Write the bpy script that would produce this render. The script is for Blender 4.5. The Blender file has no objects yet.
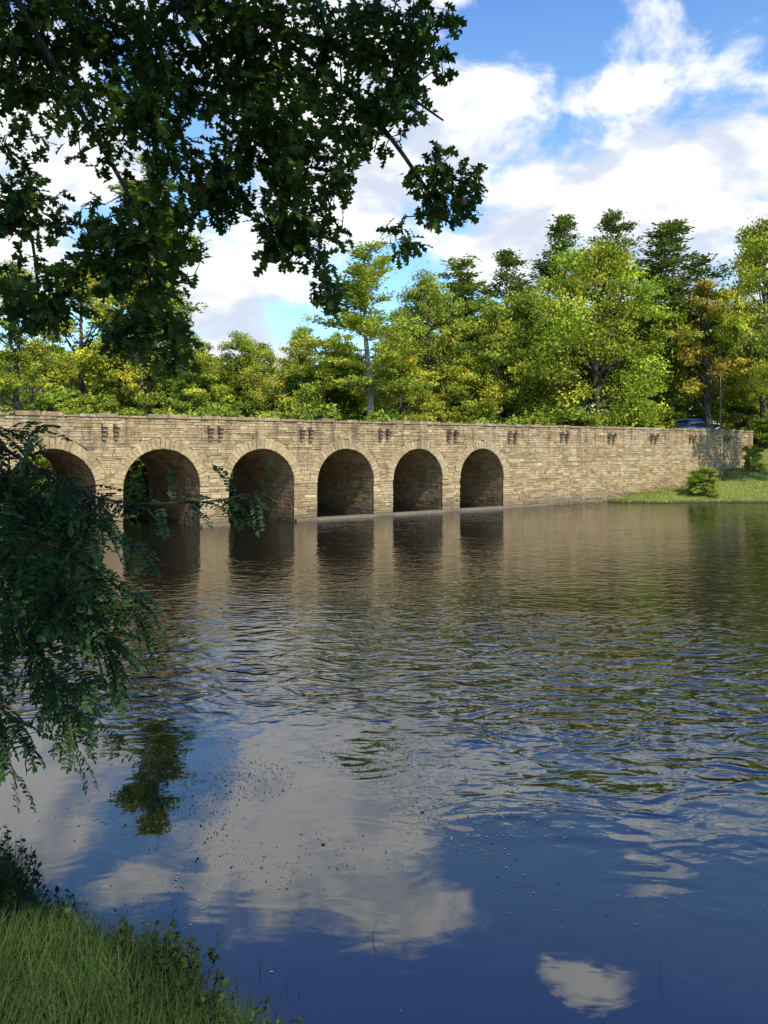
import bpy, math, random
import numpy as np
from mathutils import Vector
rng=np.random.default_rng(7); random.seed(7)
scene=bpy.context.scene
CAMZ=4.0
# ------------------------------------------------------------------ helpers
class Acc:
    def __init__(s): s.V=[];s.F=[];s.M=[];s.C=[];s.n=0
    def add(s,v,f,mat=0,col=(1,1,1)):
        v=np.asarray(v,float).reshape(-1,3); k=len(v)
        s.V.append(v); s.F.extend([tuple(i+s.n for i in q) for q in f]); s.M.extend([mat]*len(f))
        c=np.asarray(col,float)
        s.C.append(np.tile(c,(k,1)) if c.ndim==1 else c); s.n+=k
    def tmpl(s,tv,tf,R,P,S,mat,col):
        tv=np.asarray(tv,float);N=len(P);K=len(tv)
        S=np.asarray(S,float)
        if S.ndim==1: S=np.repeat(S[:,None],3,1)
        v=np.einsum('nij,nkj->nki',R,tv[None]*S[:,None,:])+P[:,None,:]
        s.V.append(v.reshape(-1,3))
        base=(np.arange(N)*K+s.n)
        for f in tf:
            a=(base[:,None]+np.array(f)[None]).tolist(); s.F.extend(a); s.M.extend([mat]*N)
        s.C.append(np.repeat(col,K,0)); s.n+=N*K
    def tube(s,pts,rad,sides=6,mat=0,col=(1,1,1)):
        pts=np.asarray(pts,float);n=len(pts)
        vs=[]
        for i in range(n):
            d=pts[min(i+1,n-1)]-pts[max(i-1,0)]; d/=np.linalg.norm(d)+1e-9
            a=np.cross(d,[0.13,0.31,0.94] if abs(d[2])<.9 else [1,0.1,0]);a/=np.linalg.norm(a)+1e-9
            b=np.cross(d,a)
            for k in range(sides):
                t=2*math.pi*k/sides
                vs.append(pts[i]+rad[i]*(math.cos(t)*a+math.sin(t)*b))
        f=[]
        for i in range(n-1):
            for k in range(sides):
                k2=(k+1)%sides
                f.append((i*sides+k,i*sides+k2,(i+1)*sides+k2,(i+1)*sides+k))
        f.append(tuple(range((n-1)*sides,n*sides)))
        s.add(vs,f,mat,col)
    def mesh(s,name,mats,smooth=False):
        me=bpy.data.meshes.new(name)
        me.from_pydata(np.concatenate(s.V).tolist(),[],s.F)
        for m in mats: me.materials.append(m)
        me.polygons.foreach_set('material_index',np.array(s.M,dtype=np.int32))
        ca=me.color_attributes.new(name='Col',type='FLOAT_COLOR',domain='POINT')
        c=np.concatenate(s.C); c=np.hstack([c,np.ones((len(c),1))]).astype(np.float32)
        ca.data.foreach_set('color',c.ravel())
        if smooth: me.polygons.foreach_set('use_smooth',np.ones(len(me.polygons),dtype=bool))
        me.update()
        return me
    def obj(s,name,mats,parent=None,smooth=False):
        o=bpy.data.objects.new(name,s.mesh(name,mats,smooth)); scene.collection.objects.link(o)
        if parent: o.parent=parent
        return o
def empty(name,loc=(0,0,0)):
    e=bpy.data.objects.new(name,None); scene.collection.objects.link(e); e.location=loc; return e
def unit(v): return v/(np.linalg.norm(v,axis=-1,keepdims=True)+1e-9)
def frames(d,nrm):
    x=unit(d); z=unit(nrm-(nrm*x).sum(-1,keepdims=True)*x); y=np.cross(z,x)
    return np.stack([x,y,z],-1)
def smooth_line(p,n=6):
    p=np.asarray(p,float);out=[]
    q=np.vstack([2*p[0]-p[1],p,2*p[-1]-p[-2]])
    for i in range(1,len(q)-2):
        for k in range(n):
            t=k/n
            out.append(.5*((2*q[i])+(-q[i-1]+q[i+1])*t+(2*q[i-1]-5*q[i]+4*q[i+1]-q[i+2])*t*t+(-q[i-1]+3*q[i]-3*q[i+1]+q[i+2])*t**3))
    out.append(p[-1]); return np.array(out)
# ------------------------------------------------------------------ materials
def mat_new(name):
    m=bpy.data.materials.new(name); m.use_nodes=True; nt=m.node_tree; nt.nodes.clear()
    o=nt.nodes.new('ShaderNodeOutputMaterial'); return m,nt,o
def N(nt,t,**k):
    n=nt.nodes.new('ShaderNode'+t)
    for a,b in k.items():
        if hasattr(n,a): setattr(n,a,b)
    return n
def L(nt,a,b): nt.links.new(a,b)
def noise(nt,vec,scale,detail=4,rough=.55,dist=0):
    n=N(nt,'TexNoise'); n.inputs['Scale'].default_value=scale;n.inputs['Detail'].default_value=detail
    n.inputs['Roughness'].default_value=rough;n.inputs['Distortion'].default_value=dist
    if vec is not None: L(nt,vec,n.inputs['Vector'])
    return n.outputs['Fac']
def maprange(nt,v,a,b,c=0,d=1,smooth=True):
    n=N(nt,'MapRange'); 
    if smooth: n.interpolation_type='SMOOTHSTEP'
    L(nt,v,n.inputs['Value'])
    for k,x in zip(('From Min','From Max','To Min','To Max'),(a,b,c,d)): n.inputs[k].default_value=x
    return n.outputs['Result']
def math_(nt,op,a,b=None):
    n=N(nt,'Math',operation=op)
    for i,x in enumerate((a,b)):
        if x is None: continue
        if isinstance(x,(int,float)): n.inputs[i].default_value=x
        else: L(nt,x,n.inputs[i])
    return n.outputs[0]
def mixc(nt,f,a,b,bt='MIX'):
    n=N(nt,'Mix'); n.data_type='RGBA'; n.blend_type=bt
    for i,x in ((0,f),(6,a),(7,b)):
        if isinstance(x,(int,float)): n.inputs[i].default_value=x
        elif isinstance(x,tuple): n.inputs[i].default_value=(*x,1)
        else: L(nt,x,n.inputs[i])
    return n.outputs[2]
def attr(nt): 
    n=N(nt,'Attribute'); n.attribute_name='Col'; return n.outputs['Color']
def leaf_mat(name,trans=.35,rough=.5,spec=.3,nscale=.4,dark=(.55,.62,.5),light=(1.25,1.2,1.0)):
    m,nt,o=mat_new(name)
    tc=N(nt,'TexCoord'); c=attr(nt)
    f=maprange(nt,noise(nt,tc.outputs['Object'],nscale,1),.35,.65)
    v=mixc(nt,f,dark,light); c=mixc(nt,1.0,c,v,'MULTIPLY')
    if spec>0:
        p=N(nt,'BsdfPrincipled'); L(nt,c,p.inputs['Base Color']); p.inputs['Roughness'].default_value=rough
        p.inputs['Specular IOR Level'].default_value=spec
    else:
        p=N(nt,'BsdfDiffuse'); L(nt,c,p.inputs['Color'])
    t=N(nt,'BsdfTranslucent'); c2=mixc(nt,1.0,c,(1.25,1.3,.55),'MULTIPLY'); L(nt,c2,t.inputs['Color'])
    mx=N(nt,'MixShader'); mx.inputs[0].default_value=trans
    L(nt,p.outputs[0],mx.inputs[1]);L(nt,t.outputs[0],mx.inputs[2]);L(nt,mx.outputs[0],o.inputs['Surface'])
    return m
def simple_mat(name,base,rough=.8,nscale=8,var=.35,bump=.3,metal=0,spec=.3,useattr=False):
    m,nt,o=mat_new(name)
    tc=N(nt,'TexCoord'); n1=noise(nt,tc.outputs['Object'],nscale,6,.6)
    f=maprange(nt,n1,.3,.7,1-var,1+var)
    g=N(nt,'CombineColor'); 
    for i in range(3): L(nt,f,g.inputs[i])
    c=mixc(nt,1.0,attr(nt) if useattr else tuple(base),g.outputs[0],'MULTIPLY')
    if useattr: c=mixc(nt,1.0,c,tuple(base),'MULTIPLY')
    p=N(nt,'BsdfPrincipled'); L(nt,c,p.inputs['Base Color']); p.inputs['Roughness'].default_value=rough
    p.inputs['Metallic'].default_value=metal; p.inputs['Specular IOR Level'].default_value=spec
    if bump:
        b=N(nt,'Bump'); b.inputs['Strength'].default_value=bump;b.inputs['Distance'].default_value=.03; L(nt,n1,b.inputs['Height']);L(nt,b.outputs[0],p.inputs['Normal'])
    L(nt,p.outputs[0],o.inputs['Surface']); return m
M_bark=simple_mat('bark',(.075,.06,.045),.9,14,.4,.6)
M_barkl=simple_mat('pine_bark',(.26,.22,.17),.9,6,.4,.6)
M_twig=simple_mat('twig_bark',(.035,.028,.02),.9,30,.3,0)
M_far=leaf_mat('broadleaf_foliage',.27,.6,0,.35)
M_pine=leaf_mat('pine_needles',.2,.6,0,.5)
M_oak=leaf_mat('oak_leaves',.4,.5,.2,2.2)
M_loc=leaf_mat('locust_leaves',.3,.5,.2,2.2)
M_grass=leaf_mat('grass_blades',.25,.6,.1,.8)
def stone_mat(name,useattr=True,base=(.3,.24,.16)):
    m,nt,o=mat_new(name)
    tc=N(nt,'TexCoord'); P=tc.outputs['Object']
    c=attr(nt) if useattr else None
    n1=noise(nt,P,9,6,.65); n2=noise(nt,P,.35,5,.62); n3=noise(nt,P,1.3,6,.7)
    v=mixc(nt,maprange(nt,n1,.3,.7),(.70,.66,.60),(1.18,1.18,1.15))
    c=mixc(nt,1.0,c if useattr else base,v,'MULTIPLY')
    c=mixc(nt,maprange(nt,n2,.55,.72,0,.4),c,(.54,.45,.32))
    c=mixc(nt,maprange(nt,n3,.50,.72,0,.55),c,(.17,.12,.065))
    sp=N(nt,'SeparateXYZ'); L(nt,P,sp.inputs[0])
    zz=math_(nt,'ADD',sp.outputs[2],math_(nt,'MULTIPLY',n3,1.2))
    c=mixc(nt,maprange(nt,zz,.5,1.7,.75,0),c,(.12,.09,.055))
    mp=N(nt,'Mapping'); L(nt,P,mp.inputs[0]); mp.inputs['Scale'].default_value=(1.6,1.6,.16)
    st=noise(nt,mp.outputs[0],1.4,4,.6)
    up=maprange(nt,sp.outputs[2],2.6,5.2,.1,1)
    c=mixc(nt,math_(nt,'MULTIPLY',maprange(nt,st,.46,.66,0,.7),up),c,(.13,.10,.06))
    p=N(nt,'BsdfPrincipled'); L(nt,c,p.inputs['Base Color']);p.inputs['Roughness'].default_value=.9;p.inputs['Specular IOR Level'].default_value=.12
    b=N(nt,'Bump');b.inputs['Strength'].default_value=.7;b.inputs['Distance'].default_value=.05;L(nt,n1,b.inputs['Height']);L(nt,b.outputs[0],p.inputs['Normal'])
    L(nt,p.outputs[0],o.inputs['Surface']);return m
M_stone=stone_mat('sandstone'); M_mortar=stone_mat('mortar',False,(.27,.20,.115))
# ------------------------------------------------------------------ bridge frame
DX,DY=.818,.575
def BP(t,n,z): return (-13.3+DX*t-DY*n, 35+DY*t+DX*n, z)
def inv(x,y):
    a=x+13.3;b=y-35; return a*DX+b*DY, -a*DY+b*DX
Ri,Ro,SP,TOP,W=1.9,2.42,2.05,5.45,8.0
ARC=[-17.55,-12.4,-7.2,-2.05,3.0,8.35,13.6,18.8,24.05]
T0,T1=-22.0,57.0
bridge=empty('stone_arch_bridge')
def scol():
    b=random.choice([(.46,.33,.165),(.43,.31,.155),(.49,.365,.19),(.38,.27,.135),(.46,.35,.19),(.53,.41,.235),(.33,.235,.12),(.42,.325,.195)])
    k=random.uniform(.84,1.10); return tuple(x*k for x in b)
def hw(z):
    if z<SP-1e-6: return Ri
    d=z-SP
    return math.sqrt(max(0,Ro*Ro-d*d)) if d<Ro else 0
def block(A,q,n0,n1,mat=0,col=None,g=.012,jit=.012):
    c=(sum(p[0] for p in q)/4,sum(p[1] for p in q)/4)
    f=[];
    for (t,z) in q:
        dt=c[0]-t;dz=c[1]-z
        t2=t+math.copysign(min(g,abs(dt)),dt)+random.uniform(-jit,jit)*.5; z2=z+math.copysign(min(g,abs(dz)),dz)+random.uniform(-jit,jit)*.5
        f.append((t2,z2))
    vs=[BP(t,n1,z) for t,z in f]+[BP(t,n0+.02,z) for t,z in f]
    h=[(t+(c[0]-t)*.08,z+(c[1]-z)*.1) for t,z in f]
    vs+=[BP(t,n0+random.uniform(-.018,.018),z) for t,z in h]
    fc=[]
    for i in range(4):
        j=(i+1)%4
        fc+=[(i,j,4+j,4+i),(4+i,4+j,8+j,8+i)]
    fc.append((8,9,10,11))
    A.add(vs,fc,mat,col or scol())
A=Acc()
rows=[-.4]
while rows[-1]<SP-.2: rows.append(min(rows[-1]+random.uniform(.10,.24),SP))
if rows[-1]<SP: rows.append(SP)
while rows[-1]<TOP-.27: rows.append(rows[-1]+random.uniform(.08,.23))
rows.append(TOP)
for z0,z1 in zip(rows[:-1],rows[1:]):
    w0,w1=hw(z0),hw(z1)
    if z1<=SP+1e-6: w0=w1=Ri
    segs=[]
    if w0==0: segs=[(T0,T0,T1,T1)]
    else:
        e=[(T0,T0)]
        for c in ARC: e.append((c-w0,c-w1)); e.append((c+w0,c+w1))
        e.append((T1,T1))
        for i in range(0,len(e),2):
            segs.append((e[i][0],e[i][1],e[i+1][0],e[i+1][1]))
    for L0,L1,R0,R1 in segs:
        a=min(L0,L1)
        while a<max(R0,R1)-.02:
            b=a+random.uniform(.2,.8)*(1 if z1-z0>.16 else 1.3)
            if max(R0,R1)-b<.2: b=max(R0,R1)
            q=[(max(a,L0),z0),(min(b,R0),z0),(min(b,R1),z1),(max(a,L1),z1)]
            if q[1][0]<q[0][0]: q[0]=q[1]=((q[0][0]+q[1][0])/2,z0)
            if q[2][0]<q[3][0]: q[2]=q[3]=((q[2][0]+q[3][0])/2,z1)
            if (q[1][0]-q[0][0])+(q[2][0]-q[3][0])>.08:
                pr=random.choice([.01,.015,.03,.05])
                block(A,q,-pr-.02,.03,g=.006)
            a=b
for c in ARC:
    nv=29
    for i in range(nv):
        a0=math.pi*i/nv;a1=math.pi*(i+1)/nv; ro=Ro+random.uniform(-.06,.09)
        q=[(c+Ri*math.cos(a0),SP+Ri*math.sin(a0)),(c+ro*math.cos(a0),SP+ro*math.sin(a0)),(c+ro*math.cos(a1),SP+ro*math.sin(a1)),(c+Ri*math.cos(a1),SP+Ri*math.sin(a1))]
        k=random.uniform(.82,1.1)
        block(A,q,-.09,.05,col=(.47*k,.35*k,.185*k),g=.007)
    zz=[-.5]
    while zz[-1]<SP-.15: zz.append(min(SP,zz[-1]+random.uniform(.18,.27)))
    zz[-1]=SP
    pts=[(c+Ri,z_) for z_ in zz]+[(c+Ri*math.cos(a),SP+Ri*math.sin(a)) for a in np.linspace(0,math.pi,29)[1:]]+[(c-Ri,z_) for z_ in zz[::-1][1:]]
    for (t0,z0),(t1,z1) in zip(pts[:-1],pts[1:]):
        n=0.05
        while n<W:
            n2=min(W,n+random.uniform(.3,.8)); off=random.uniform(0,.04)
            def ins(t,z):
                if z<SP: return (t+math.copysign(off,c-t),z)
                d=math.hypot(t-c,z-SP); k=(Ri-off)/d; return (c+(t-c)*k,SP+(z-SP)*k)
            a=ins(t0,z0);b=ins(t1,z1); g=.015
            dt,dz=(b[0]-a[0]),(b[1]-a[1]);
            a2=(a[0]+dt*.05,a[1]+dz*.05);b2=(b[0]-dt*.05,b[1]-dz*.05)
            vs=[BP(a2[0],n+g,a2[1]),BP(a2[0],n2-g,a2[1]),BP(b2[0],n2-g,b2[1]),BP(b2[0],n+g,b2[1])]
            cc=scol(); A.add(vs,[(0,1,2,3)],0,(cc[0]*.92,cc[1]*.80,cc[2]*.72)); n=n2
    vs=[];f=[]
    for i,(t,z) in enumerate(pts):
        k=1.012; vs+= [BP(c+(t-c)*k,0,z),BP(c+(t-c)*k,W,z)]
        if i: f.append((2*i-2,2*i-1,2*i+1,2*i))
    A.add(vs,f,1)
tt=[(ARC[i]+ARC[i+1])/2 for i in range(len(ARC)-1)]+[26.7,31.8,37,42.2,47.4,52.6]
for c in tt:
    for dx in (-.27,.27):
        for j,(z0,z1,pr) in enumerate(((4.96,5.14,.46),(4.76,4.96,.34),(4.56,4.76,.24),(4.36,4.56,.15))):
            w=.14-.012*j; k=random.uniform(.8,1.2)*(1.25 if j==0 else .8)
            block(A,[(c+dx-w,z0),(c+dx+w,z0),(c+dx+w,z1),(c+dx-w,z1)],-pr,.03,col=(.32*k,.24*k,.14*k))
for i in range(len(ARC)-1):
    a=ARC[i]+Ri+.02;b=ARC[i+1]-Ri-.02
    block(A,[(a,-.4),(b,-.4),(b,.15),(a,.15)],-.3,.03,col=(.28,.23,.16))
for c in ARC[-3:]:
    block(A,[(c-Ri-.1,-.4),(c+Ri+.1,-.4),(c+Ri+.1,.14),(c-Ri-.1,.14)],-.34,.3,col=(.40,.34,.24))
block(A,[(ARC[-1]+Ri,-.4),(30,-.4),(30,.12),(ARC[-1]+Ri,.12)],-.25,.03,col=(.38,.31,.2))
a=T0
while a<T1:
    b=min(T1,a+random.uniform(.45,1.1)); h=random.uniform(.07,.2)
    for n0,n1 in ((-.1,.5),(W-.5,W+.1)):
        g=.012; z0=TOP+.003; k=scol(); k=tuple(x*.8 for x in k)
        n0j=n0-random.uniform(0,.04)
        vs=[BP(a+g,n0j,z0),BP(b-g,n0j,z0),BP(b-g,n1,z0),BP(a+g,n1,z0),BP(a+g+.02,n0j+.02,z0+h),BP(b-g-.02,n0j+.02,z0+h),BP(b-g-.02,n1-.02,z0+h),BP(a+g+.02,n1-.02,z0+h)]
        A.add(vs,[(0,1,5,4),(1,2,6,5),(2,3,7,6),(3,0,4,7),(4,5,6,7),(0,3,2,1)],0,k)
    a=b
A.obj('stone_facing',[M_stone,M_mortar],bridge)
B=Acc()
for n in (0,W):
    e=T0
    for c in ARC:
        B.add([BP(e,n,-1),BP(c-Ri,n,-1),BP(c-Ri,n,TOP),BP(e,n,TOP)],[(0,1,2,3)])
        an=np.linspace(math.pi,0,25)
        vs=[];f=[]
        for i,a in enumerate(an):
            x=c+Ri*math.cos(a);vs+=[BP(x,n,SP+Ri*math.sin(a)),BP(x,n,TOP)]
            if i: f.append((2*i-2,2*i,2*i+1,2*i-1))
        B.add(vs,f); e=c+Ri
    B.add([BP(e,n,-1),BP(T1,n,-1),BP(T1,n,TOP),BP(e,n,TOP)],[(0,1,2,3)])
for n in (.45,W-.45):
    B.add([BP(T0,n,4.7),BP(T1,n,4.7),BP(T1,n,TOP),BP(T0,n,TOP)],[(0,1,2,3)])
for n0,n1 in ((0,.45),(W-.45,W)):
    B.add([BP(T0,n0,TOP),BP(T1,n0,TOP),BP(T1,n1,TOP),BP(T0,n1,TOP)],[(0,1,2,3)])
for t in (T0,T1):
    B.add([BP(t,0,-1),BP(t,W,-1),BP(t,W,4.74),BP(t,0,4.74)],[(0,1,2,3)])
    for n0,n1 in ((0,.45),(W-.45,W)): B.add([BP(t,n0,4.74),BP(t,n1,4.74),BP(t,n1,TOP),BP(t,n0,TOP)],[(0,1,2,3)])
B.obj('mortar_core',[M_mortar],bridge)
M_asph=simple_mat('asphalt',(.055,.055,.052),.9,12,.3,.3)
D=Acc(); D.add([BP(T0,.45,4.75),BP(T1,.45,4.75),BP(T1,W-.45,4.75),BP(T0,W-.45,4.75)],[(0,1,2,3)])
D.obj('road_deck',[M_asph],bridge)
# lamp post at the far end of the parapet
LM=Acc();p0=np.array(BP(53.05,.75,4.75))
LM.tube([p0,p0+[0,0,.5]],[.11,.10],10)
LM.tube([p0+[0,0,.5],p0+[0,0,5.5]],[.07,.05],10)
LM.tube(smooth_line([p0+[0,0,5.4],p0+[-.05,.15,5.75],p0+[-.25,.55,5.85]],4),[.035]*9,8)
hd=p0+[-.3,.65,5.8]
LM.tube([hd+[0,0,.14],hd+[0,0,.1],hd+[0,0,0],hd+[0,0,-.08]],[.03,.12,.2,.17],12)
LM.obj('street_lamp',[simple_mat('rusty_brown_metal',(.22,.11,.05),.6,12,.3,.1,.2,.4)],None,True)
# ------------------------------------------------------------------ terrain
def shore(x):
    x=np.asarray(x,float)
    l=np.where(x<-.45,4.62+np.minimum(-.45-x,3.35)*.70+np.maximum(-3.8-x,0)*.54,4.62)
    l=np.where(x>1,4.62-np.minimum(x-1,2)*.12,l)
    l=np.where(x>3,4.38-(x-3)*.05,l)
    return l+.12*np.sin(x*3.1)+.07*np.sin(x*7.3+1)
def height(x,y):
    t,n=inv(x,y)
    near=(shore(x)-y)*.5; near=np.where(near>2.2,2.2+(near-2.2)*.05,near)
    near=np.minimum(near,3.5)
    wob=.6*np.sin(x*.5)+.4*np.sin(x*1.1+2)
    rf=(y-54.6-wob*.5+np.maximum(0,24-x)*.04+np.maximum(0,x-26)*.55)
    rf=np.where(x<14.8,-9+0*rf,rf)
    front=np.minimum(rf*.17,4.6); front=np.where(n>0,np.where(t>T1,front,np.where((t>33)&(n<13),-1,front)),front)
    front=np.where((t<26),-1,front)
    far=np.minimum((n-12.5+1.2*np.sin(t*.3))*.38,4.4)
    far=np.where(t>T1,np.maximum(far,front),far)
    left=np.minimum((-x-31)*.3,4.0)
    h=np.maximum.reduce([near,front,far,left])
    r=np.hypot(x,y); h=h+np.where(r>110,(r-110)*.015,0)*(h>0)
    h=h+np.where(h>0,.07*np.sin(x*1.7+y*.9)*np.sin(y*1.3-x*.6),0)
    return np.maximum(h,-1.0)
def span(c,a,m,n):
    s=np.linspace(-1,1,n)*math.asinh(m/a); return c+a*np.sinh(s)
xs=span(-1,9,700,300);ys=span(6,9,700,300)
X,Y=np.meshgrid(xs,ys);Z=height(X,Y)
nx,ny=len(xs),len(ys)
V=np.stack([X,Y,Z],-1).reshape(-1,3)
idx=np.arange(nx*ny).reshape(ny,nx)
F=np.stack([idx[:-1,:-1],idx[:-1,1:],idx[1:,1:],idx[1:,:-1]],-1).reshape(-1,4)
me=bpy.data.meshes.new('ground');me.from_pydata(V.tolist(),[],F.tolist());me.polygons.foreach_set('use_smooth',np.ones(len(F),bool))
g=bpy.data.objects.new('ground',me);scene.collection.objects.link(g)
m,nt,o=mat_new('grassy_ground'); tc=N(nt,'TexCoord');P=tc.outputs['Object']
n1=noise(nt,P,1.1,6,.65);n2=noise(nt,P,14,5,.7)
c=mixc(nt,maprange(nt,n1,.35,.65),(.20,.24,.04),(.29,.31,.07))
c=mixc(nt,maprange(nt,n2,.3,.7,.55,0),c,(.08,.10,.02))
sp=N(nt,'SeparateXYZ');L(nt,P,sp.inputs[0])
c=mixc(nt,maprange(nt,sp.outputs[2],.02,.22,1,0),c,(.06,.045,.028))
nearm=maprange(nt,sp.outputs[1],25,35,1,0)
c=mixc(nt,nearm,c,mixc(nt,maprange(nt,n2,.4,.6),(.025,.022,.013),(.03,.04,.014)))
p=N(nt,'BsdfPrincipled');L(nt,c,p.inputs['Base Color']);p.inputs['Roughness'].default_value=.95;p.inputs['Specular IOR Level'].default_value=.1
b=N(nt,'Bump');b.inputs['Strength'].default_value=.8;b.inputs['Distance'].default_value=.08;L(nt,n2,b.inputs['Height']);L(nt,b.outputs[0],p.inputs['Normal'])
L(nt,p.outputs[0],o.inputs['Surface']);me.materials.append(m)
# ------------------------------------------------------------------ water
w=Acc();w.add([(-250,-40,0),(250,-40,0),(250,260,0),(-250,260,0)],[(0,1,2,3)])
m,nt,o=mat_new('lake_water');tc=N(nt,'TexCoord');P=tc.outputs['Object']
def mp(rot,sx,sy):
    q=N(nt,'Mapping');L(nt,P,q.inputs[0]);q.inputs['Rotation'].default_value=(0,0,math.radians(rot));q.inputs['Scale'].default_value=(sx,sy,1);return q.outputs[0]
big=noise(nt,mp(-22,.8,1.35),1.35,1,.5,1.5)
mid=noise(nt,mp(18,.9,1.7),2.6,2,.55,.8)
mid2=noise(nt,mp(-28,.7,1.8),2.3,1,.5,.6)
sp=N(nt,'SeparateXYZ');L(nt,P,sp.inputs[0])
patch=noise(nt,mp(8,.12,.22),1.0,3,.5)
yy=math_(nt,'ADD',sp.outputs[1],math_(nt,'MULTIPLY',math_(nt,'SUBTRACT',patch,.5),7.0))
yy=math_(nt,'ADD',yy,math_(nt,'MULTIPLY',sp.outputs[0],.4))
lull=maprange(nt,yy,8.2,11.5,.025,1.0)
farb=maprange(nt,sp.outputs[1],12,23,1.15,.26)
farm=maprange(nt,sp.outputs[1],12,30,1.0,.5)
pm=maprange(nt,patch,.38,.6,.7,1.15)
h=math_(nt,'ADD',math_(nt,'MULTIPLY',math_(nt,'MULTIPLY',big,.058),farb),math_(nt,'MULTIPLY',farm,math_(nt,'ADD',math_(nt,'MULTIPLY',mid,.017),math_(nt,'MULTIPLY',mid2,.018))))
h=math_(nt,'MULTIPLY',h,math_(nt,'MULTIPLY',lull,pm))
b=N(nt,'Bump');b.inputs['Strength'].default_value=1.0;b.inputs['Distance'].default_value=1.0;L(nt,h,b.inputs['Height'])
p=N(nt,'BsdfPrincipled');p.inputs['Base Color'].default_value=(.008,.009,.006,1);p.inputs['Roughness'].default_value=.012;p.inputs['IOR'].default_value=2.2
L(nt,b.outputs[0],p.inputs['Normal']);L(nt,p.outputs[0],o.inputs['Surface'])
w.obj('water',[m])
# ------------------------------------------------------------------ distant trees
DIA=[(-.5,0,0),(0,-.32,.08),(.5,0,0),(0,.32,.08)]
DIAF=[(0,1,2,3)]
def leafcol(base,n,var=.25):
    k=1+rng.normal(0,var,(n,1)); h=rng.normal(0,.08,(n,3)); return np.clip(np.array(base)*(k+h),.005,1)
def broadleaf(name,seed,H=18,Wd=6.5,base=(.11,.155,.028),lobes=22,low=.28,leaf=1.0):
    r=np.random.default_rng(seed);A=Acc()
    tr=[(0,0,-1)];
    for i in range(1,8): tr.append((r.normal(0,.15),r.normal(0,.15),H*.8*i/7))
    tr=smooth_line(tr,2);A.tube(tr,np.linspace(.38,.08,len(tr)),7,0)
    for i in range(lobes):
        f=low+(1-low)*((i+.5)/lobes); z=H*f
        prof=math.sin(math.pi*min(1,((f-low)/(1-low))*.82+.16))**.7
        a=i*2.4+r.uniform(-.5,.5); rad=Wd*prof*r.uniform(.35,.78)
        lr=r.uniform(1.2,2.2)*(Wd/6.5)*(0.7 if f>.85 else 1)
        z=min(z,H-lr*.7)
        c=np.array([rad*math.cos(a),rad*math.sin(a),z])
        st=np.array([0,0,max(z-rad*.7-1,H*.18)])
        ln=smooth_line([st,(st+c)/2+r.normal(0,.3,3)+[0,0,-.2],c],4);A.tube(ln,np.linspace(.14,.03,len(ln)),5,0)
        nc=13
        cd=unit(r.normal(0,1,(nc,3))+[0,0,.35])
        cc=c+cd*lr*r.uniform(.55,1.12,(nc,1))*[1,1,.75]
        lb=np.array(base)*r.uniform(.8,1.2)*np.array([r.uniform(.85,1.15),1,1])
        for q in range(nc):
            n=52; s=r.uniform(.28,.58)*(Wd/6.5)
            off=r.normal(0,1,(n,3))*s*[1,1,.6]
            P=cc[q]+off
            nr=unit(unit(P-c)*1.0+r.normal(0,.5,(n,3))+[0,0,.35]); d=r.normal(0,1,(n,3))
            R=frames(d,nr)
            A.tmpl(DIA,DIAF,R,P,r.uniform(.16,.36,n)*leaf,1,leafcol(lb,n,.2)*r.uniform(.82,1.15))
    return A.mesh(name,[M_bark,M_far])
def pine(name,seed,H=22,Wd=4.2,base=(.075,.115,.03),low=.3,dens=1.0,trunk=.34,gap=.45):
    r=np.random.default_rng(seed);A=Acc()
    tr=smooth_line([(0,0,-1),(r.normal(0,.1),0,H*.35),(0,r.normal(0,.15),H*.7),(0,0,H)],4)
    A.tube(tr,np.linspace(trunk,.03,len(tr)),8,0)
    z=H*low
    while z<H*.985:
        f=(z/H-low)/(1-low); L_=Wd*(1-f)**.7*(.65+.35*min(1,f*5))+.3
        nb=r.integers(4,7)
        for k in range(nb):
            if r.random()<.12: continue
            a=r.uniform(0,2*math.pi); l=L_*r.uniform(.5,1.2)
            dr=np.array([math.cos(a),math.sin(a),0]); sl=r.uniform(-.1,.25)+.5*f
            p0=np.array([0,0,z]);p1=p0+dr*l*.5+[0,0,l*.5*sl-.1];p2=p0+dr*l+[0,0,l*sl*1.1+.1]
            ln=smooth_line([p0,p1,p2],3);A.tube(ln,np.linspace(.07*(1-f)+.02,.012,len(ln)),4,0)
            nt_=max(3,int(l*2.6*dens))
            for q in range(nt_):
                s=r.uniform(.25,1.05); c=p0+(p2-p0)*s+[0,0,.05]; side=np.array([-dr[1],dr[0],0])
                c=c+side*r.normal(0,.32)*(l/3)*(1.2-s*.5)
                n=16; off=r.normal(0,1,(n,3))*[.36,.36,.15]
                P=c+off; d=unit(off+dr*.3+[0,0,.15]);R=frames(d,r.normal(0,.6,(n,3))+[0,0,1.0])
                S=np.stack([r.uniform(.3,.5,n),r.uniform(.18,.34,n),np.ones(n)],1)
                A.tmpl(DIA,DIAF,R,P,S,1,leafcol(base,n,.2))
        z+=r.uniform(gap,gap+.4)*H/22
    return A.mesh(name,[M_barkl,M_pine])
YG=(.42,.43,.06);MG=(.30,.35,.06);DG=(.17,.22,.055)
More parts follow.
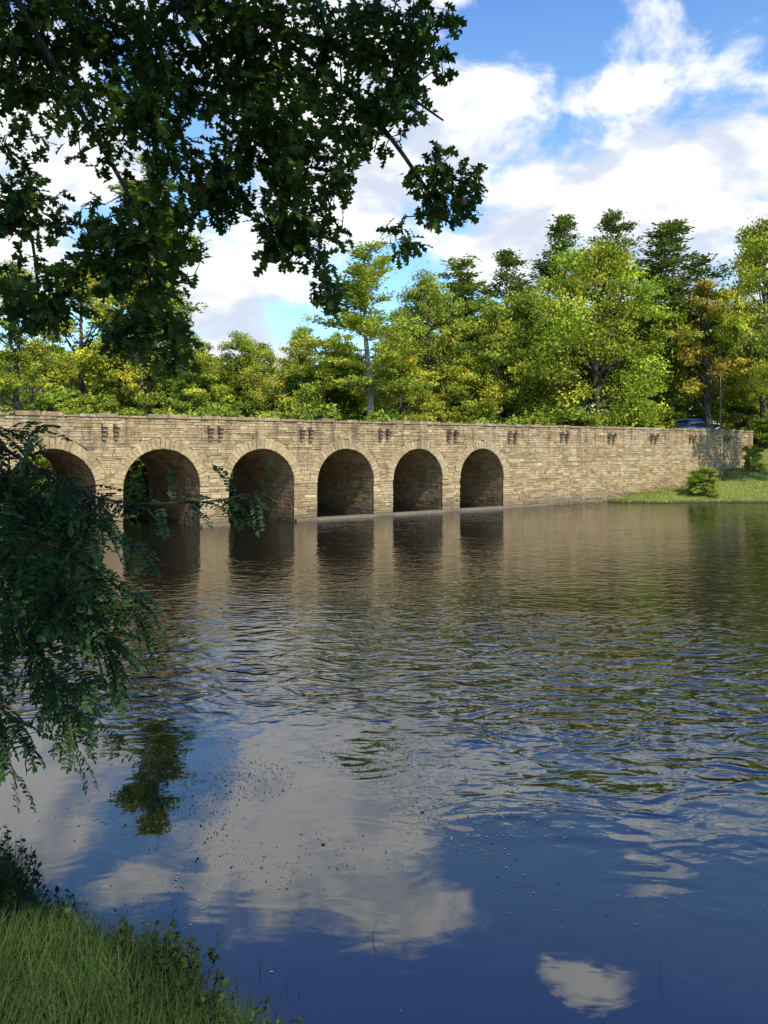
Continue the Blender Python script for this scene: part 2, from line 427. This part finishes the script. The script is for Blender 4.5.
PR={'bA':broadleaf('broadleaf_a',1,18,6.0,YG),'bB':broadleaf('broadleaf_b',2,18,6.8,MG,24),'bC':broadleaf('broadleaf_c',3,18,5.0,(.36,.395,.06),20),
 'bBig':broadleaf('broadleaf_big',4,20,8.2,(.38,.43,.055),36,.2),'bY':broadleaf('broadleaf_autumn',5,16,4.4,(.42,.36,.07),18),
 'pA':pine('pine_a',11,22,4.8,DG,.28,1.4),'pB':pine('pine_b',12,22,4.4,(.24,.29,.06),.22,1.5),'pW':pine('white_pine_mesh',13,21,6.0,(.44,.48,.08),.36,1.7,.42,.65),
 'sh':broadleaf('shrub_mesh',6,5,3.2,(.32,.37,.06),12,.05)}
HT={'bA':18,'bB':18,'bC':18,'bBig':20,'bY':16,'pA':22,'pB':22,'pW':21,'sh':5}
def plant(kind,name,x,y,top,wid=1.0,parent=None,base=None,rot=None):
    gz=float(height(np.array(x),np.array(y))) if base is None else base
    gz=max(gz,0.1)
    o_=bpy.data.objects.new(name,PR[kind]);scene.collection.objects.link(o_)
    s=(top-gz)/HT[kind]; o_.location=(x,y,gz);o_.scale=(s*wid,s*wid,s);o_.rotation_euler=(0,0,rot if rot is not None else random.uniform(0,6.28))
    if parent:o_.parent=parent
    return o_
TREES=[('bC','maple_tree',-29.5,60,18.5,1.1),('bA','maple_tree',-25,62,19.5,1.1),('pB','pine_tree',-20.5,66,30,1.1),('bA','maple_tree',-20.0,62,19.5,1.0),
('bC','maple_tree',-15.5,61,13,1.1),('bB','maple_tree',-12.5,66,14,1.0),('bA','maple_tree',-7.0,63,14.0,1.0),('bC','maple_tree',-4.2,72,15,1.0),
('pW','white_pine_tree',-1.15,62,20.8,1.05),('bB','hickory_tree',4.5,76,21.5,.8),('pB','pine_tree',8.5,82,24.8,1.4),('pA','pine_tree',13.8,84,25.8,1.1),
('bC','hickory_tree',10.5,74,18.5,1.1),('pA','pine_tree',21.2,88,31,.95),('pA','pine_tree',27.3,90,32.0,.95),('bBig','oak_tree',20.5,73,23.4,1.0),
('pA','pine_tree',31.5,82,28.5,1.4),('bY','maple_tree',32.3,75,20.5,1.1),('bA','poplar_tree',36.5,72,25.5,.8),('bB','hickory_tree',5.0,90,22,1.2),
('bB','hickory_tree',28,80,20,1.1),('bC','hickory_tree',40,78,26,1.0),('bB','hickory_tree',15.0,80,20.5,1.0),('bA','hickory_tree',1.8,78,18,1.0)]
for k,nm,x,y,tp,wd in TREES: plant(k,nm,x,y,tp,wd)
fo=empty('distant_forest'); r=random.Random(5);i=0
for row,(dd,hmin,hmax) in enumerate(((70,7,9.5),(88,8.5,12),(104,10,14.5),(125,13,17))):
    x=-110
    while x<125:
        y=dd+r.uniform(-4,4)
        if row==0: y=max(y,60+x*.62) if x>0 else y
        tl,nl=inv(x,y)
        if nl>15 or tl>62:
            i+=1; up=5*min(1,max(0,(x-2)/8)) if row else 0
            plant(r.choice(['bA','bB','bC','bB','pB'] if row else ['bA','bB','bC','sh']),'tree_%d'%i,x,y,4+r.uniform(hmin,hmax)+up,1.45,fo)
        x+=r.uniform(5,8)
us=empty('understory_shrubs');i=0
tq=-18
while tq<72:
    for nn in (12.5,17,25):
        x,y,_=BP(tq+r.uniform(-1,1),nn+r.uniform(-.8,1.5),0);i+=1
        plant('sh','shrub_%d'%i,x,y,r.uniform(5.2,7.2)+(1.8 if nn==25 else 0),1.0,us)
    tq+=r.uniform(2.2,3.2)
tq=-22
while tq<16:
    x,y,_=BP(tq,12.6+r.uniform(-.5,.8),0);i+=1;plant('sh','shrub_%d'%i,x,y,r.uniform(2.6,3.8),1.3,us);tq+=r.uniform(1.6,2.6)
for (x,y,tp) in ((34,78,8),(38,80,9),(42,82,9),(36.8,72,7.5),(41,74,8),(45,76,9),(33,85,9),(48,80,10),(39,70,6.5),(31,80,8),(43,68,8),(28,76,8),(25,75,7.5),(16,70,7.5)):
    i+=1;plant('sh','shrub_%d'%i,x,y,tp,1.3,us)
plant('sh','bush',24.3,57.0,2.5,1.1,base=.35)
plant('sh','bush',24.0,56.8,1.9,1.6,base=.3)
plant('bA','overhanging_maple_tree',32.6,57.8,19,.78)
plant('sh','bush',31.2,63.5,4.2,.9)
# ------------------------------------------------------------------ grass
def blades(name,P,hmin,hmax,wd,base,lean=.35,mat=M_grass):
    n=len(P)
    tv=[];seg=4
    for k in range(seg+1):
        f=k/seg; wv=(1-f**1.5)*.5
        tv+= [(f*f*.45,-wv,f),(f*f*.45,wv,f)]
    tf=[(2*k,2*k+1,2*k+3,2*k+2) for k in range(seg)]
    a=rng.uniform(0,2*math.pi,n); ln=rng.normal(0,lean,(n,1))
    d=np.stack([np.cos(a),np.sin(a),0*a],1)
    up=unit(np.array([0,0,1.0])+d*np.abs(ln)); xx=unit(d-(d*up).sum(-1,keepdims=True)*up); yv=np.cross(up,xx)
    R=np.stack([xx,yv,up],-1); h=rng.uniform(hmin,hmax,n)
    S=np.stack([h,np.full(n,wd)*rng.uniform(.6,1.3,n),h],1)
    A=Acc();A.tmpl(tv,tf,R,P,S,0,leafcol(base,n,.25));return A.obj(name,[mat])
n=16000;x=rng.uniform(15,42,n);y=rng.uniform(54,72,n);z=height(x,y);t_,n_=inv(x,y);k=(z>.05)&(n_<-.15)
blades('lawn_grass',np.stack([x,y,z],1)[k],.08,.22,.05,(.36,.38,.08))
n=70000;x=rng.uniform(-6,.3,n);s=shore(x);y=s-rng.random(n)**1.3*3.0+.05;z=height(x,y);dens=np.sin(x*2.3+y)*np.sin(y*1.9-x)+rng.normal(0,.5,n)
k=(z>-.06)&(dens>-.75)&(x<-.1-rng.random(n)*.9)
Pg=np.stack([x,y,np.maximum(z,-.02)],1)[k][:38000]
blades('bank_grass',Pg,.13,.40,.010,(.05,.085,.022),.5)
A=Acc()
for i in range(260):
    x=random.uniform(-4.4,-.45);y=float(shore(x))+random.uniform(-.4,.2);z=max(0,float(height(np.array(x),np.array(y))))
    hgt=random.uniform(.15,.42);lean=np.array([random.uniform(-.2,.35),random.uniform(0,.3),1])*hgt
    ln=smooth_line([(x,y,z-.05),np.array([x,y,z])+lean*.5+[.02,0,0],np.array([x,y,z])+lean],3);A.tube(ln,np.linspace(.004,.0015,len(ln)),3,0)
    n=random.randint(8,18);f=rng.uniform(.2,1,n);P=ln[(f*(len(ln)-1)).astype(int)]+rng.normal(0,.012,(n,3))
    d=unit(rng.normal(0,1,(n,3))+[0,0,.2]);R=frames(d,rng.normal(0,.4,(n,3))+[0,0,1]);S=rng.uniform(.03,.07,n)
    A.tmpl(np.array(DIA)+[.5,0,0],DIAF,R,P,S,1,leafcol((.045,.072,.02),n,.3))
A.obj('shoreline_weeds',[M_twig,M_grass])
A=Acc()
for (x,y,hh) in ((2.08,5.7,.3),(-.1,6.1,.14),(-.72,5.6,.12),(-.95,5.75,.16),(-.85,5.45,.1),(-1.1,5.6,.14),(-.62,5.5,.08)):
    for q in range(1 if hh>.2 else 2):
        dx,dy=random.uniform(-.08,.08),random.uniform(-.1,.1)
        ln=smooth_line([(x,y,-.05),(x+dx*.4,y+dy*.4,hh*.6),(x+dx,y+dy,hh)],3);A.tube(ln,np.linspace(.0025,.001,len(ln)),4,0)
A.obj('dead_reeds',[M_twig])
n=9000
x=rng.normal(-.4,1.7,n);y=rng.normal(8.8,1.2,n);cl=np.sin(x*2.1+y*.7)+np.sin(y*2.7-x*1.3)+np.sin(x*5+y*3)*.5+rng.normal(0,.5,n)
k=(y>6.2)&(cl>.1)&(y<14)&(x>-5);x=x[k];y=y[k]
x=np.concatenate([x,rng.uniform(-3,6,110)]);y=np.concatenate([y,rng.uniform(5.3,14,110)]);n=len(x)
P=np.stack([x,y,np.full(n,.004)],1);d=rng.normal(0,1,(n,3))*[1,1,0];R=frames(d,rng.normal(0,.06,(n,3))+[0,0,1])
cols=np.array([(.09,.08,.05),(.15,.13,.08),(.05,.05,.03),(.20,.19,.15)])[rng.integers(0,4,n)]
A=Acc();A.tmpl(DIA,DIAF,R,P,np.abs(rng.lognormal(-4.15,.4,n)),0,cols)
M_deb=simple_mat('floating_leaf',(1,1,1),.8,20,.2,0,useattr=True)
A.obj('floating_leaves',[M_deb])
# ------------------------------------------------------------------ foreground oak
st=[(0,.02),(.14,.06),(.24,.27),(.36,.1),(.54,.38),(.62,.12),(.80,.28),(.9,.1),(1.0,0)]
tv=[];tf=[]
for i,(u,wv) in enumerate(st):
    uu=u+(.05 if wv>.2 else 0); bz=-.18*u*u
    tv+=[(u,0,bz),(uu,wv,bz+wv*.22),(uu,-wv,bz+wv*.22)]
for i in range(len(st)-1):
    a=3*i;b_=3*i+3; tf+=[(a,b_,b_+1,a+1),(a,a+2,b_+2,b_)]
OAKV,OAKF=np.array(tv),tf
limbs=[[(-5.6,1.6,5.6),(-4.6,3.6,7.4),(-3.0,5.2,7.9),(-1.7,5.9,7.6),(-.4,6.2,7.3),(.5,6.3,6.75)],
[(-3.0,5.2,7.9),(-2.4,5.8,6.7),(-1.95,6.0,5.8),(-1.85,6.0,4.95)],
[(-1.7,5.9,7.6),(-1.1,6.0,6.7),(-.72,6.0,5.9),(-.42,6.0,5.2)],
[(-.9,6.1,7.4),(-.1,6.1,6.7),(.35,6.1,6.1),(.55,6.1,5.8)],
[(-4.2,4.2,7.5),(-3.4,5.6,6.6),(-2.9,6.0,5.9),(-2.75,6.0,5.1)],
[(-5.6,1.6,5.6),(-4.5,1.2,8.0),(-2.0,1.5,9.6),(1,2.3,10.2),(3.4,3.0,10)],
[(-4.5,1.2,8.0),(-3.4,3.2,9.3),(-1.5,4.6,9.4),(.6,5.2,9.2)],
[(-2.0,1.5,9.6),(-1,-.8,10.6),(1.5,-1.8,10.8)],
[(-5.8,1.4,6.5),(-6.4,1.0,9),(-7,2.5,11)]]
A=Acc()
tr=smooth_line([(-6.1,1.2,1.6),(-6.0,1.3,3.2),(-5.8,1.5,5.2),(-5.9,1.4,8.0),(-6.2,1.2,10.5)],4)
A.tube(tr,np.linspace(.42,.16,len(tr)),12,0)
nodes=[]
for li,l in enumerate(limbs):
    s=smooth_line(l,6); A.tube(s,np.linspace(.09 if li in(0,5) else .028,.008,len(s)),7,0); nodes+=list(s)
CL=[((-2.43,6.0,7.34),(.95,.8,.50),160),((-1.07,6.1,7.26),(1.05,.8,.52),200),((.05,6.2,7.3),(.58,.6,.36),95),((-.75,6.0,6.42),(.62,.7,.5),140),
((-1.95,6.0,6.62),(.62,.6,.42),80),((-2.95,6.0,6.8),(.4,.5,.5),50),((-.67,6.0,5.75),(.38,.4,.28),52),((-.42,6.0,5.3),(.12,.2,.2),9),
((.47,6.1,6.1),(.29,.3,.26),40),((.15,6.1,5.75),(.10,.2,.2),6),((-.07,6.1,6.66),(.38,.4,.24),36),((-1.9,6.0,5.6),(.46,.4,.40),85),((-1.9,6.0,5.0),(.38,.35,.22),48),
((-2.87,6.0,5.95),(.28,.3,.26),32),((-2.8,6.0,5.2),(.36,.3,.34),46),((-1.45,6.0,6.1),(.40,.35,.28),44),((-3.6,5.6,6.2),(.5,.6,1.0),40),((-1.75,6.,4.72),(.12,.2,.12),6),((-2.4,6,5.6),(.35,.3,.35),26)]
def clusters(CL):
    C=[]
    for c,rd,n in CL:
        d=unit(rng.normal(0,1,(n,3)));C.append(np.array(c)+d*(rng.random((n,1))**.45)*np.array(rd)*1.05)
    return np.concatenate(C)
C=clusters(CL)
nodes=np.array(nodes);lim=nodes.copy()
dist=np.array([np.min(np.linalg.norm(lim-c,axis=1)) for c in C]);order=np.argsort(dist)
arr=np.zeros((len(nodes)+len(C),3));arr[:len(nodes)]=nodes;cnt=len(nodes)
tips=[];dirs=[]
for q in order:
    c=C[q];j=np.argmin(np.linalg.norm(arr[:cnt]-c,axis=1)+.0);p0=arr[j];dv=c-p0
    md=(p0+c)/2+rng.normal(0,.03,3)+[0,0,.04*np.linalg.norm(dv)]
    A.tube([p0,md,c],[.008,.006,.003],4,1);arr[cnt]=c;cnt+=1;tips.append(c);dirs.append(dv/(np.linalg.norm(dv)+1e-6))
tips=np.array(tips);dirs=np.array(dirs)
K=9;P=np.repeat(tips,K,0)+rng.normal(0,.04,(len(tips)*K,3));D_=unit(np.repeat(dirs,K,0)*.5+rng.normal(0,.75,(len(P),3))+[0,0,-.35])
nr=rng.normal(0,.5,(len(P),3))+[0,0,1]
R=frames(D_,nr);A.tmpl(OAKV,OAKF,R,P,rng.uniform(.075,.14,len(P)),2,leafcol((.08,.125,.026),len(P),.25))
UP=[((-2,4.3,9.6),(2.2,1.2,.7),120),((.5,4.6,9.6),(1.8,1.2,.7),100),((2.2,2.6,10.2),(2,1.5,.8),110),((-1,1.5,10.2),(2.4,1.6,.9),120),((1,-1.5,11),(2.4,1.8,.9),110),((-5.5,2.5,10.2),(2,2,1.2),110),((-3.6,3.2,9),(1.4,1.4,.8),90),((3.5,.2,10.8),(1.8,1.8,.8),90),((-4.6,4.8,8.2),(1.0,1,.8),60),((-2.5,.5,7.5),(1.6,1.2,.8),90),((-1,-1,8.5),(1.6,1.2,.8),80)]  # unseen crown overhead, added to shade the foreground leaves
C2=clusters(UP);K=12
P=np.repeat(C2,K,0)+rng.normal(0,.16,(len(C2)*K,3));R=frames(rng.normal(0,1,(len(P),3)),rng.normal(0,.5,(len(P),3))+[0,0,1])
A.tmpl(DIA,DIAF,R,P,rng.uniform(.2,.3,len(P)),2,leafcol((.08,.125,.026),len(P),.2))
for q in range(0,len(C2),2):
    j=np.argmin(np.linalg.norm(lim-C2[q],axis=1));A.tube([lim[j],(lim[j]+C2[q])/2+[0,0,.1],C2[q]],[.015,.01,.004],4,1)
A.obj('overhanging_oak_tree',[M_bark,M_twig,M_oak])
# ------------------------------------------------------------------ locust sapling
A=Acc()
A.tube(smooth_line([(-3.7,4.3,.6),(-3.6,4.3,2.4),(-3.4,4.3,4.0),(-3.2,4.3,5.0)],4),np.linspace(.05,.02,13),7,0)
LB=[[(-3.4,4.3,4.5),(-2.6,4.25,4.35),(-2.1,4.2,3.98),(-1.6,4.2,3.72),(-1.03,4.15,3.70),(-.68,4.1,3.76)],
[(-3.45,4.3,4.0),(-2.7,4.3,3.8),(-2.1,4.2,3.5),(-1.7,4.2,3.36),(-1.34,4.2,3.12)],
[(-3.5,4.3,3.6),(-2.7,4.3,3.4),(-2.15,4.3,3.05),(-1.9,4.3,2.7),(-1.78,4.3,2.3)],
[(-3.5,4.3,3.3),(-2.8,4.2,3.1),(-2.25,4.2,2.7),(-2.08,4.2,2.2)],
[(-3.4,4.3,4.1),(-2.6,4.4,4.05),(-2.0,4.4,3.7),(-1.5,4.4,3.46)],
[(-3.45,4.3,3.9),(-2.7,4.1,3.6),(-2.1,4.0,3.4),(-1.7,4.0,3.15),(-1.45,4.0,2.95)],
[(-3.5,4.3,3.8),(-2.6,4.5,3.5),(-2.1,4.5,3.3),(-1.7,4.5,3.0)],
[(-3.5,4.3,4.3),(-2.7,4.0,4.1),(-2.2,3.95,3.75),(-1.8,3.9,3.5)]]
lf=[(0,0,0),(.35,.22,.03),(.8,.2,.03),(1,0,0),(.8,-.2,.03),(.35,-.22,.03)];lff=[(0,1,2,3),(0,3,4,5)]
LP=[];LD=[];LN=[];LS=[]
def frond(p,d,l):
    d=d/np.linalg.norm(d);pts=[np.array(p)];dd=d.copy();ns=10
    for k in range(ns):
        dd=dd+np.array([0,0,-.09]);dd/=np.linalg.norm(dd);pts.append(pts[-1]+dd*l/ns)
    A.tube(pts[::2],np.linspace(.0025,.001,len(pts[::2])),3,0)
    sd=np.cross(dd,[0,0,1.0])+rng.normal(0,.3,3);sd/=np.linalg.norm(sd)+1e-6;nrm=np.cross(sd,d)
    for k in range(2,ns+1):
        for s in(-1,1):
            LP.append(pts[k]);LD.append(sd*s*1.0+dd*.45+rng.normal(0,.12,3));LN.append(nrm+rng.normal(0,.25,3));LS.append(rng.uniform(.03,.05)*(l/.28)**.5)
    LP.append(pts[-1]);LD.append(dd);LN.append(nrm);LS.append(.04)
for bi,l in enumerate(LB):
    s=smooth_line(l,7);A.tube(s,np.linspace(.016,.003,len(s)),5,0)
    for i in range(6,len(s)):
        tdir=s[i]-s[i-1];tdir/=np.linalg.norm(tdir)
        if s[i][0]<-2.7: continue
        thin=(bi==0 and s[i][0]>-1.6)
        for q in range(2 if thin else (3 if i<len(s)-4 else 2)):
            d=tdir*rng.uniform(.3,1)+rng.normal(0,.55,3)+[0,0,-.1];frond(s[i],d,rng.uniform(.13,.22) if thin else rng.uniform(.16,.3))
        if i%2==0 and i<len(s)-4 and not thin:
            d=tdir*.7+rng.normal(0,.5,3)+[0,0,-.3];d/=np.linalg.norm(d);ll=rng.uniform(.2,.38);e=[s[i],s[i]+d*ll*.5,s[i]+d*ll+[0,0,-.06]]
            e=smooth_line(e,4);A.tube(e,np.linspace(.005,.002,len(e)),4,0)
            for pnt in e[2:]:
                for q in range(2): frond(pnt,d*.6+rng.normal(0,.5,3),rng.uniform(.15,.26))
n=len(LP);A.tmpl(lf,lff,frames(np.array(LD),np.array(LN)),np.array(LP),np.array(LS),1,leafcol((.05,.095,.03),n,.25))
A.obj('locust_sapling',[M_twig,M_loc])
# ------------------------------------------------------------------ parked car on the bridge
car=empty('parked_car')
CT=51.3
def carpart(name,secs,mat):
    a=Acc();vs=[];k=len(secs[0][1])
    for (s,ring) in secs: vs+=[BP(CT+s,2.1+q[0],4.76+q[1]) for q in ring]
    f=[]
    for i in range(len(secs)-1):
        for j in range(k): j2=(j+1)%k; f.append((i*k+j,i*k+j2,(i+1)*k+j2,(i+1)*k+j))
    f+= [tuple(range(k)),tuple(range((len(secs)-1)*k,len(secs)*k))]
    a.add(vs,f);return a.obj(name,[mat],car,True)
M_paint=simple_mat('car_paint',(.05,.09,.18),.25,3,.05,0,.2,.6);M_glass=simple_mat('car_glass',(.02,.025,.03),.05,3,.05,0,0,.9);M_tyre=simple_mat('tyre_rubber',(.02,.02,.02),.9,10,.2,0)
def ring(w,z0,z1,r=.12): return [(-w,z0),(-w,z1-r),(-w+r,z1),(w-r,z1),(w,z1-r),(w,z0)]
carpart('body',[(-2.2,ring(.7,.35,.95)),(-2.05,ring(.85,.25,1.08)),(-1.2,ring(.88,.22,1.12)),(.8,ring(.88,.22,1.12)),(1.9,ring(.86,.25,1.0)),(2.2,ring(.7,.35,.8))],M_paint)
carpart('cabin_glass',[(-2.0,ring(.78,1.0,1.12,.03)),(-1.8,ring(.70,1.0,1.68,.1)),(.1,ring(.70,1.0,1.70,.1)),(1.0,ring(.78,1.0,1.12,.03))],M_glass)
carpart('roof',[(-1.9,ring(.62,1.62,1.70,.02)),(-1.7,ring(.69,1.66,1.78,.04)),(.0,ring(.69,1.66,1.79,.04)),(.2,ring(.62,1.6,1.69,.02))],M_paint)
for i,(s,n_) in enumerate(((-1.35,-.90),(1.35,-.90),(-1.35,.70),(1.35,.70))):
    a=Acc();vs=[];q=20
    for nn in(0,.2): vs+=[BP(CT+s+.35*math.cos(2*math.pi*k/q),2.1+n_+nn,5.11+.35*math.sin(2*math.pi*k/q)) for k in range(q)]
    a.add(vs,[(k,(k+1)%q,q+(k+1)%q,q+k) for k in range(q)]+[tuple(range(q)),tuple(range(q,2*q))]);a.obj('wheel_%d'%(i+1),[M_tyre],car)
# ------------------------------------------------------------------ sun, sky
EL,AZ=46,152
sd=Vector((math.sin(math.radians(AZ))*math.cos(math.radians(EL)),math.cos(math.radians(AZ))*math.cos(math.radians(EL)),math.sin(math.radians(EL))))
ld=bpy.data.lights.new('sun','SUN');ld.energy=5.0;ld.angle=math.radians(.5);ld.color=(1,.93,.80)
lo=bpy.data.objects.new('sun',ld);scene.collection.objects.link(lo);lo.rotation_euler=sd.to_track_quat('Z','Y').to_euler();lo.location=(20,-30,40)
wd=bpy.data.worlds.new('World');scene.world=wd;wd.use_nodes=True;nt=wd.node_tree;nt.nodes.clear()
out=N(nt,'OutputWorld');bg=N(nt,'Background');bg.inputs['Strength'].default_value=.14;L(nt,bg.outputs[0],out.inputs[0])
sky=N(nt,'TexSky');sky.sky_type='NISHITA';sky.sun_disc=False;sky.sun_elevation=math.radians(EL);sky.sun_rotation=math.radians(AZ)
sky.air_density=1.0;sky.dust_density=.5;sky.ozone_density=1.8
tc=N(nt,'TexCoord');G=tc.outputs['Generated']
def cdir(u,v): 
    d=np.array([u,1.0,v]);return d/np.linalg.norm(d)
CB=[(.38,.33,.29,.13),(.50,.41,.15,.10),(.22,.29,.13,.08),(.12,.43,.12,.09),(.31,.47,.08,.03),(-.20,.22,.13,.10),(-.43,.40,.12,.09),(-.5,.26,.12,.1),
(-.10,.48,.20,.11),(-.08,.36,.14,.08),(-.47,.53,.09,.045),(.03,.62,.10,.05),(.27,.71,.06,.02),(-.33,.58,.06,.03),(.62,.22,.18,.12)]
mx=None
for (u,v,ru,rv) in CB:
    c=cdir(u,v);s=1/(1+u*u+v*v)**.5
    a=N(nt,'VectorMath',operation='SUBTRACT');L(nt,G,a.inputs[0]);a.inputs[1].default_value=tuple(c)
    b=N(nt,'VectorMath',operation='MULTIPLY');L(nt,a.outputs[0],b.inputs[0]);b.inputs[1].default_value=(1/(ru*s),1/(ru*s*1.0),1/(rv*s))
    l=N(nt,'VectorMath',operation='LENGTH');L(nt,b.outputs[0],l.inputs[0])
    q=math_(nt,'SUBTRACT',1.0,l.outputs['Value'])
    mx=q if mx is None else math_(nt,'MAXIMUM',mx,q)
mx=math_(nt,'MAXIMUM',mx,-.8)
mpn=N(nt,'Mapping');L(nt,G,mpn.inputs[0]);mpn.inputs['Scale'].default_value=(1,1,1.5)
nz=noise(nt,mpn.outputs[0],6.5,7,.6,.25)
den=math_(nt,'ADD',mx,math_(nt,'MULTIPLY',math_(nt,'SUBTRACT',nz,.5),3.2))
al=maprange(nt,den,-.25,.38)
m2=N(nt,'Mapping');L(nt,G,m2.inputs[0]);m2.inputs['Scale'].default_value=(1,1,1.5);m2.inputs['Location'].default_value=(-.02,.02,-.05)
nz2=noise(nt,m2.outputs[0],6.5,3,.55,.25)
lit=maprange(nt,math_(nt,'SUBTRACT',nz,nz2),-.13,.08)
cc=mixc(nt,lit,(5.1,5.6,6.6),(8.2,8.2,8.3))  # bright tops and grey undersides of clouds are painted into their colour
spz=N(nt,'SeparateXYZ');L(nt,G,spz.inputs[0])
tint=mixc(nt,maprange(nt,spz.outputs[2],.42,.68),(1.3,1.70,1.95),(.55,.95,2.1))
skyc=mixc(nt,1.0,sky.outputs[0],tint,'MULTIPLY')
L(nt,mixc(nt,al,skyc,cc),bg.inputs['Color'])
# ------------------------------------------------------------------ camera
cd=bpy.data.cameras.new('camera');cam=bpy.data.objects.new('camera',cd);scene.collection.objects.link(cam)
cam.location=(0,0,CAMZ);cam.rotation_euler=(math.radians(90),0,0)
cd.sensor_width=36;cd.lens=750/1024*36;cd.shift_y=-.0625;cd.clip_end=3000;cd.clip_start=.05
scene.camera=cam
scene.view_settings.view_transform='Standard';scene.view_settings.look='None';scene.view_settings.exposure=0
